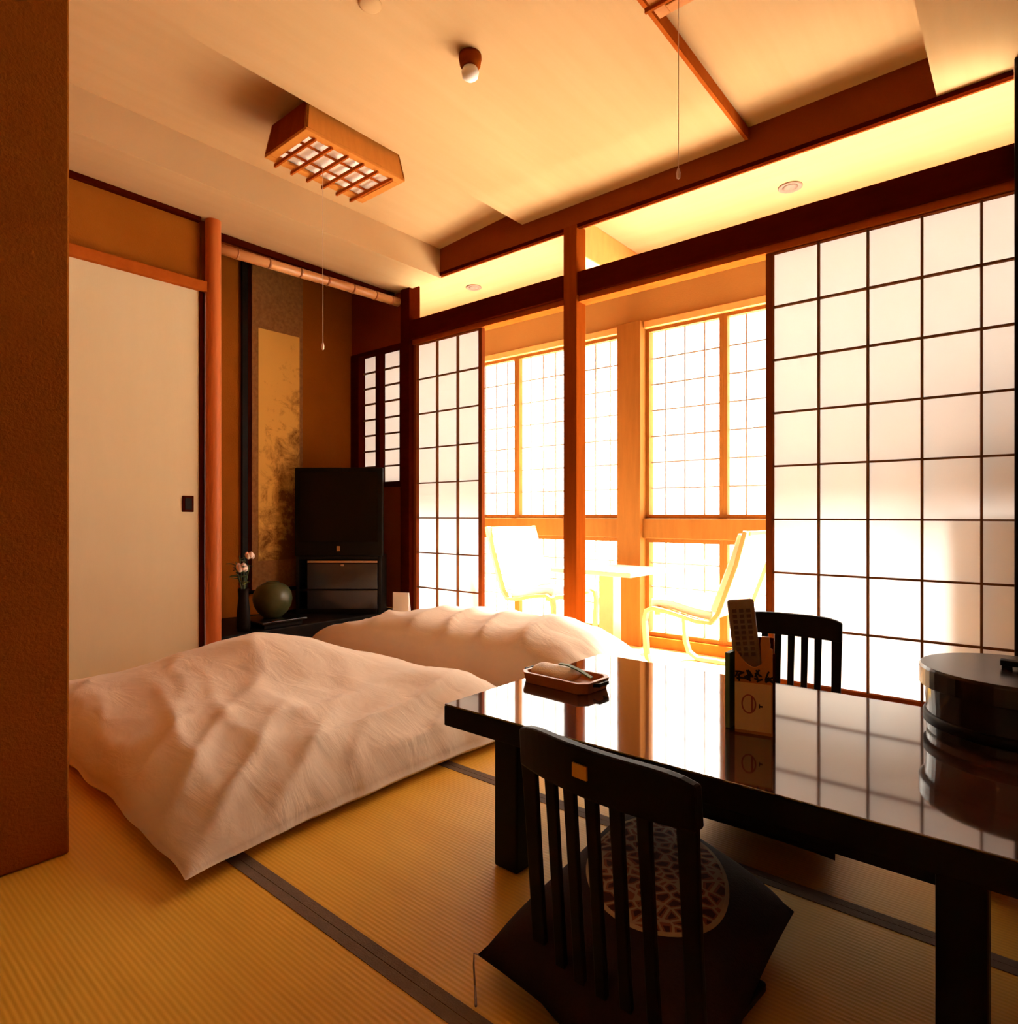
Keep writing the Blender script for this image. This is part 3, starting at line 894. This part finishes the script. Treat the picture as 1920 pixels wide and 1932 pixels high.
# ------------------------------------------------------------------ ceiling fittings
def lantern(name, label, x0, x1, y0, y1, zb, zt, cordx, cordy, cordz, group):
    cx_, cy_ = (x0+x1)/2, (y0+y1)/2
    t = thing(name, label, 'lamp', (cx_, cy_, zt), 0, group)
    hx, hy, D = (x1-x0)/2, (y1-y0)/2, zb-zt
    hz = .030
    # four sloping sides
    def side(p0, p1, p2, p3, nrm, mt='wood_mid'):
        n_ = Vector(nrm)*.012
        q = [Vector(p) for p in (p0, p1, p2, p3)]
        MB().loft([q, [a-n_ for a in q]]).build('side_board', mt, t, bevel=.002)
    ins = .02
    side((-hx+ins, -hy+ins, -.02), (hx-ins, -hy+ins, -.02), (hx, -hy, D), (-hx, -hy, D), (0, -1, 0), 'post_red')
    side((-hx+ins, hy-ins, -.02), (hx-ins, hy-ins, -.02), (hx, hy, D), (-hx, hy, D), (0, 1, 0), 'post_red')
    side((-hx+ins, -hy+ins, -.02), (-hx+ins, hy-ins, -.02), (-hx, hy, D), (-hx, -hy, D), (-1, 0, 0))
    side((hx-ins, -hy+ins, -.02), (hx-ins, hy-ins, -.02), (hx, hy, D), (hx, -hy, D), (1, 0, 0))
    fr = MB()
    fr.box(-hx, -hx+.035, -hy, hy, D-.012, D)
    fr.box(hx-.035, hx, -hy, hy, D-.012, D)
    fr.box(-hx+.035, hx-.035, -hy, -hy+.035, D-.012, D)
    fr.box(-hx+.035, hx-.035, hy-.035, hy, D-.012, D)
    fr.build('bottom_frame', 'wood_mid', t, bevel=.002)
    for k in range(6):
        y = -hy+.055+(2*hy-.11)*k/5
        B(-hx-.018, hx-.02, y-.0045, y+.0045, D-.022, D-.008).build('cross_bar', 'wood', t, bevel=.001)
    for k in range(2):
        x = -hx+2*hx*(k+1)/3
        B(x-.003, x+.003, -hy+.03, hy-.03, D-.010, D-.002).build('long_bar', 'wood', t)
    B(-hx+.03, hx-.03, -hy+.03, hy-.03, D+.004, D+.010).build('diffuser', 'lamp_panel', t)
    B(-hx+.06, hx-.06, -hy+.08, hy-.08, -.024, 0).build('mount_plate', 'steel', t)
    cd = MB().tube([(cordx-cx_, cordy-cy_, D-.012), (cordx-cx_, cordy-cy_, cordz-zt+.03)], .0012, 6).build('pull_cord', 'cord_white', t)
    MB().lathe([(0, 0), (.005, .004), (.006, .018), (.003, .03), (0, .032)], (cordx-cx_, cordy-cy_, cordz-zt), 12).build('cord_pull', 'cord_white', cd, smooth=True)
    return t
lantern('ceiling_lantern', 'wooden lattice ceiling lamp above the nearer quilt', -2.37, -2.075, 1.31, 1.79, 2.165, 2.305, -2.25, 1.50, 1.40, 'wooden lattice ceiling lamps')
lantern('ceiling_lantern', 'wooden lattice ceiling lamp cut off by the top edge above the table', -.83, -.55, 1.20, 1.675, 2.165, 2.297, -.752, 1.63, 1.645, 'wooden lattice ceiling lamps')

ds = thing('ceiling_sensor', 'small brown ceiling socket with a white globe', 'sensor', (-1.44, 1.525, 2.25))
MB().lathe([(0, 0), (.037, 0), (.038, -.012), (.034, -.034), (.026, -.042), (0, -.042)]).build('socket', 'post_red', ds, smooth=True)
MB().lathe([(0, -.042), (.024, -.044), (.029, -.056), (.026, -.072), (.014, -.082), (0, -.084)]).build('globe', 'white_plastic', ds, smooth=True)
cpl = MB().lathe([(0, 0), (.034, 0), (.034, -.004), (.028, -.007), (0, -.007)], (-1.524, 1.179, 2.25)).build('ceiling_plate', 'ceiling', loc=(-1.524, 1.179, 2.25), smooth=True)
tag(cpl, 'flat tan blanking plate on the ceiling near the top edge', 'plate')
def downlight(x, label):
    t = thing('downlight', label, 'lamp', (x, 3.03, 2.22), 0, 'corridor downlights')
    MB().lathe([(.030, 0), (.052, 0), (.052, -.004), (.047, -.007), (.036, -.004), (.032, -.001)], n=32).build('ring', 'lens_grey', t, smooth=True)
    MB().lathe([(0, -.0005), (.031, -.0005), (.033, -.002), (.018, -.003), (0, -.003)], n=32).build('lens', 'lens_grey', t, smooth=True)
downlight(-.855, 'round downlight seen through the transom over the right shoji')
downlight(-2.83, 'round downlight seen through the transom over the left shoji')

# ------------------------------------------------------------------ corridor furniture
def lounge(label, loc, rz):
    t = thing('lounge_chair', label, 'chair', loc, rz, 'white lounge chairs in the window corridor')
    # faces -x locally
    w = .22
    for sy in (-1, 1):
        y = sy*w
        pts = [(.24, y, .70), (.20, y, .55), (.12, y, .33), (.085, y, .285), (.02, y, .285), (-.12, y, .315), (-.20, y, .325), (-.235, y, .31), (-.245, y, .26), (-.235, y, .10), (-.215, y, .04), (-.17, y, .012), (0, y, .010), (.20, y, .010)]
        MB().bar(pts, .035, .020, (0, 1, 0)).build('side_frame', 'chair_wood', t, bevel=.003)
    for x, z, nm in ((.20, .010, 'rear_stretcher'), (-.19, .30, 'front_stretcher'), (.238, .69, 'top_rail')):
        B(x-.014, x+.014, -w+.0175, w-.0175, z-.009, z+.009).build(nm, 'chair_wood', t, bevel=.002)
    def pad(pts, h, nm):
        MB().bar(pts, .40, h, (0, 1, 0)).build(nm, 'canvas', t, bevel=.008)
    pad([(-.225, 0, .345), (-.12, 0, .345), (.0, 0, .320), (.08, 0, .312)], .045, 'seat_pad')
    pad([(.085, 0, .33), (.125, 0, .43), (.175, 0, .56), (.215, 0, .685)], .04, 'back_pad')
    return t
lounge('white lounge chair right of the small table, facing left', (-1.20, 2.98, EZ), 0)
lounge('white lounge chair left of the small table, facing right', (-2.27, 3.03, EZ), PI)
et = thing('side_table', 'small white topped table between the two lounge chairs', 'table', (-1.80, 3.03, EZ))
B(-.25, .25, -.22, .22, .455, .48).build('top', 'canvas', et, bevel=.005)
B(-.045, .045, -.045, .045, .02, .455).build('pedestal', 'chair_wood', et, bevel=.003)
B(-.16, .16, -.14, .14, 0, .02).build('base', 'chair_wood', et, bevel=.003)
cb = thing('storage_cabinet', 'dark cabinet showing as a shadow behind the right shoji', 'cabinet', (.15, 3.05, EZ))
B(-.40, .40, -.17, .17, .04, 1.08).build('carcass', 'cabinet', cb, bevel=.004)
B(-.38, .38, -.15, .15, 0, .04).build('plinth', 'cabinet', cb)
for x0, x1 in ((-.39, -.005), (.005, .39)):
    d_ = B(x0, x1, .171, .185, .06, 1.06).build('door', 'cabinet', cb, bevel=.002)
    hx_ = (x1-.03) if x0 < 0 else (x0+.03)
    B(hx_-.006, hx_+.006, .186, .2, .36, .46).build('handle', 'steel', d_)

# ------------------------------------------------------------------ outside
struct(B(-9, 7, GY+.15, 14, -.7, -.6), 'floor_outside', 'exterior', 'pale ground outside the windows', 'ground')

# ------------------------------------------------------------------ light: overcast daylight through the windows
W = bpy.data.worlds.new('World'); S.world = W
W.use_nodes = True
nt = W.node_tree
nt.nodes.clear()
wo = N(nt, 'ShaderNodeOutputWorld')
bg = N(nt, 'ShaderNodeBackground')
bg.inputs[0].default_value = lin(1, .93, .80)
bg.inputs[1].default_value = 5.0
nt.links.new(bg.outputs[0], wo.inputs[0])
def portal(x0, x1, z0, z1):
    l = bpy.data.lights.new('daylight_portal', 'AREA')
    l.shape = 'RECTANGLE'
    l.size = x1-x0; l.size_y = z1-z0
    l.cycles.is_portal = True
    o = bpy.data.objects.new('daylight_portal', l)
    COL.objects.link(o)
    o.location = ((x0+x1)/2, GY+.11, (z0+z1)/2)
    o.rotation_euler = (math.radians(-90), 0, 0)
portal(-3.58, 1.1, .0, 1.84)
sl = bpy.data.lights.new('sun', 'SUN')
sl.energy = 36
sl.color = (1, .95, .84)
sl.angle = math.radians(10)
so = bpy.data.objects.new('sun', sl)
COL.objects.link(so)
so.location = (-1, 8, 8)
sd_ = Vector((.12, -1, -1.41)).normalized()
so.rotation_euler = sd_.to_track_quat('-Z', 'Y').to_euler()

# ------------------------------------------------------------------ camera
cd = bpy.data.cameras.new('Camera')
cam = bpy.data.objects.new('Camera', cd)
COL.objects.link(cam)
cam.location = (0, 0, .72)
cam.rotation_euler = (math.radians(90), 0, math.radians(39.83))
cd.sensor_fit = 'HORIZONTAL'
cd.sensor_width = 36
cd.lens = 1187/1920*36
cd.shift_y = 6/1920
cd.clip_start = .02
S.camera = cam

S.view_settings.view_transform = 'Standard'
S.view_settings.look = 'None'
S.view_settings.gamma = 1
S.view_settings.exposure = 1.3
S.cycles.use_denoising = True
S.cycles.max_bounces = 14
S.cycles.diffuse_bounces = 8
S.cycles.glossy_bounces = 4
S.cycles.transparent_max_bounces = 12
S.cycles.caustics_reflective = False
S.cycles.caustics_refractive = False
S.cycles.sample_clamp_indirect = 8
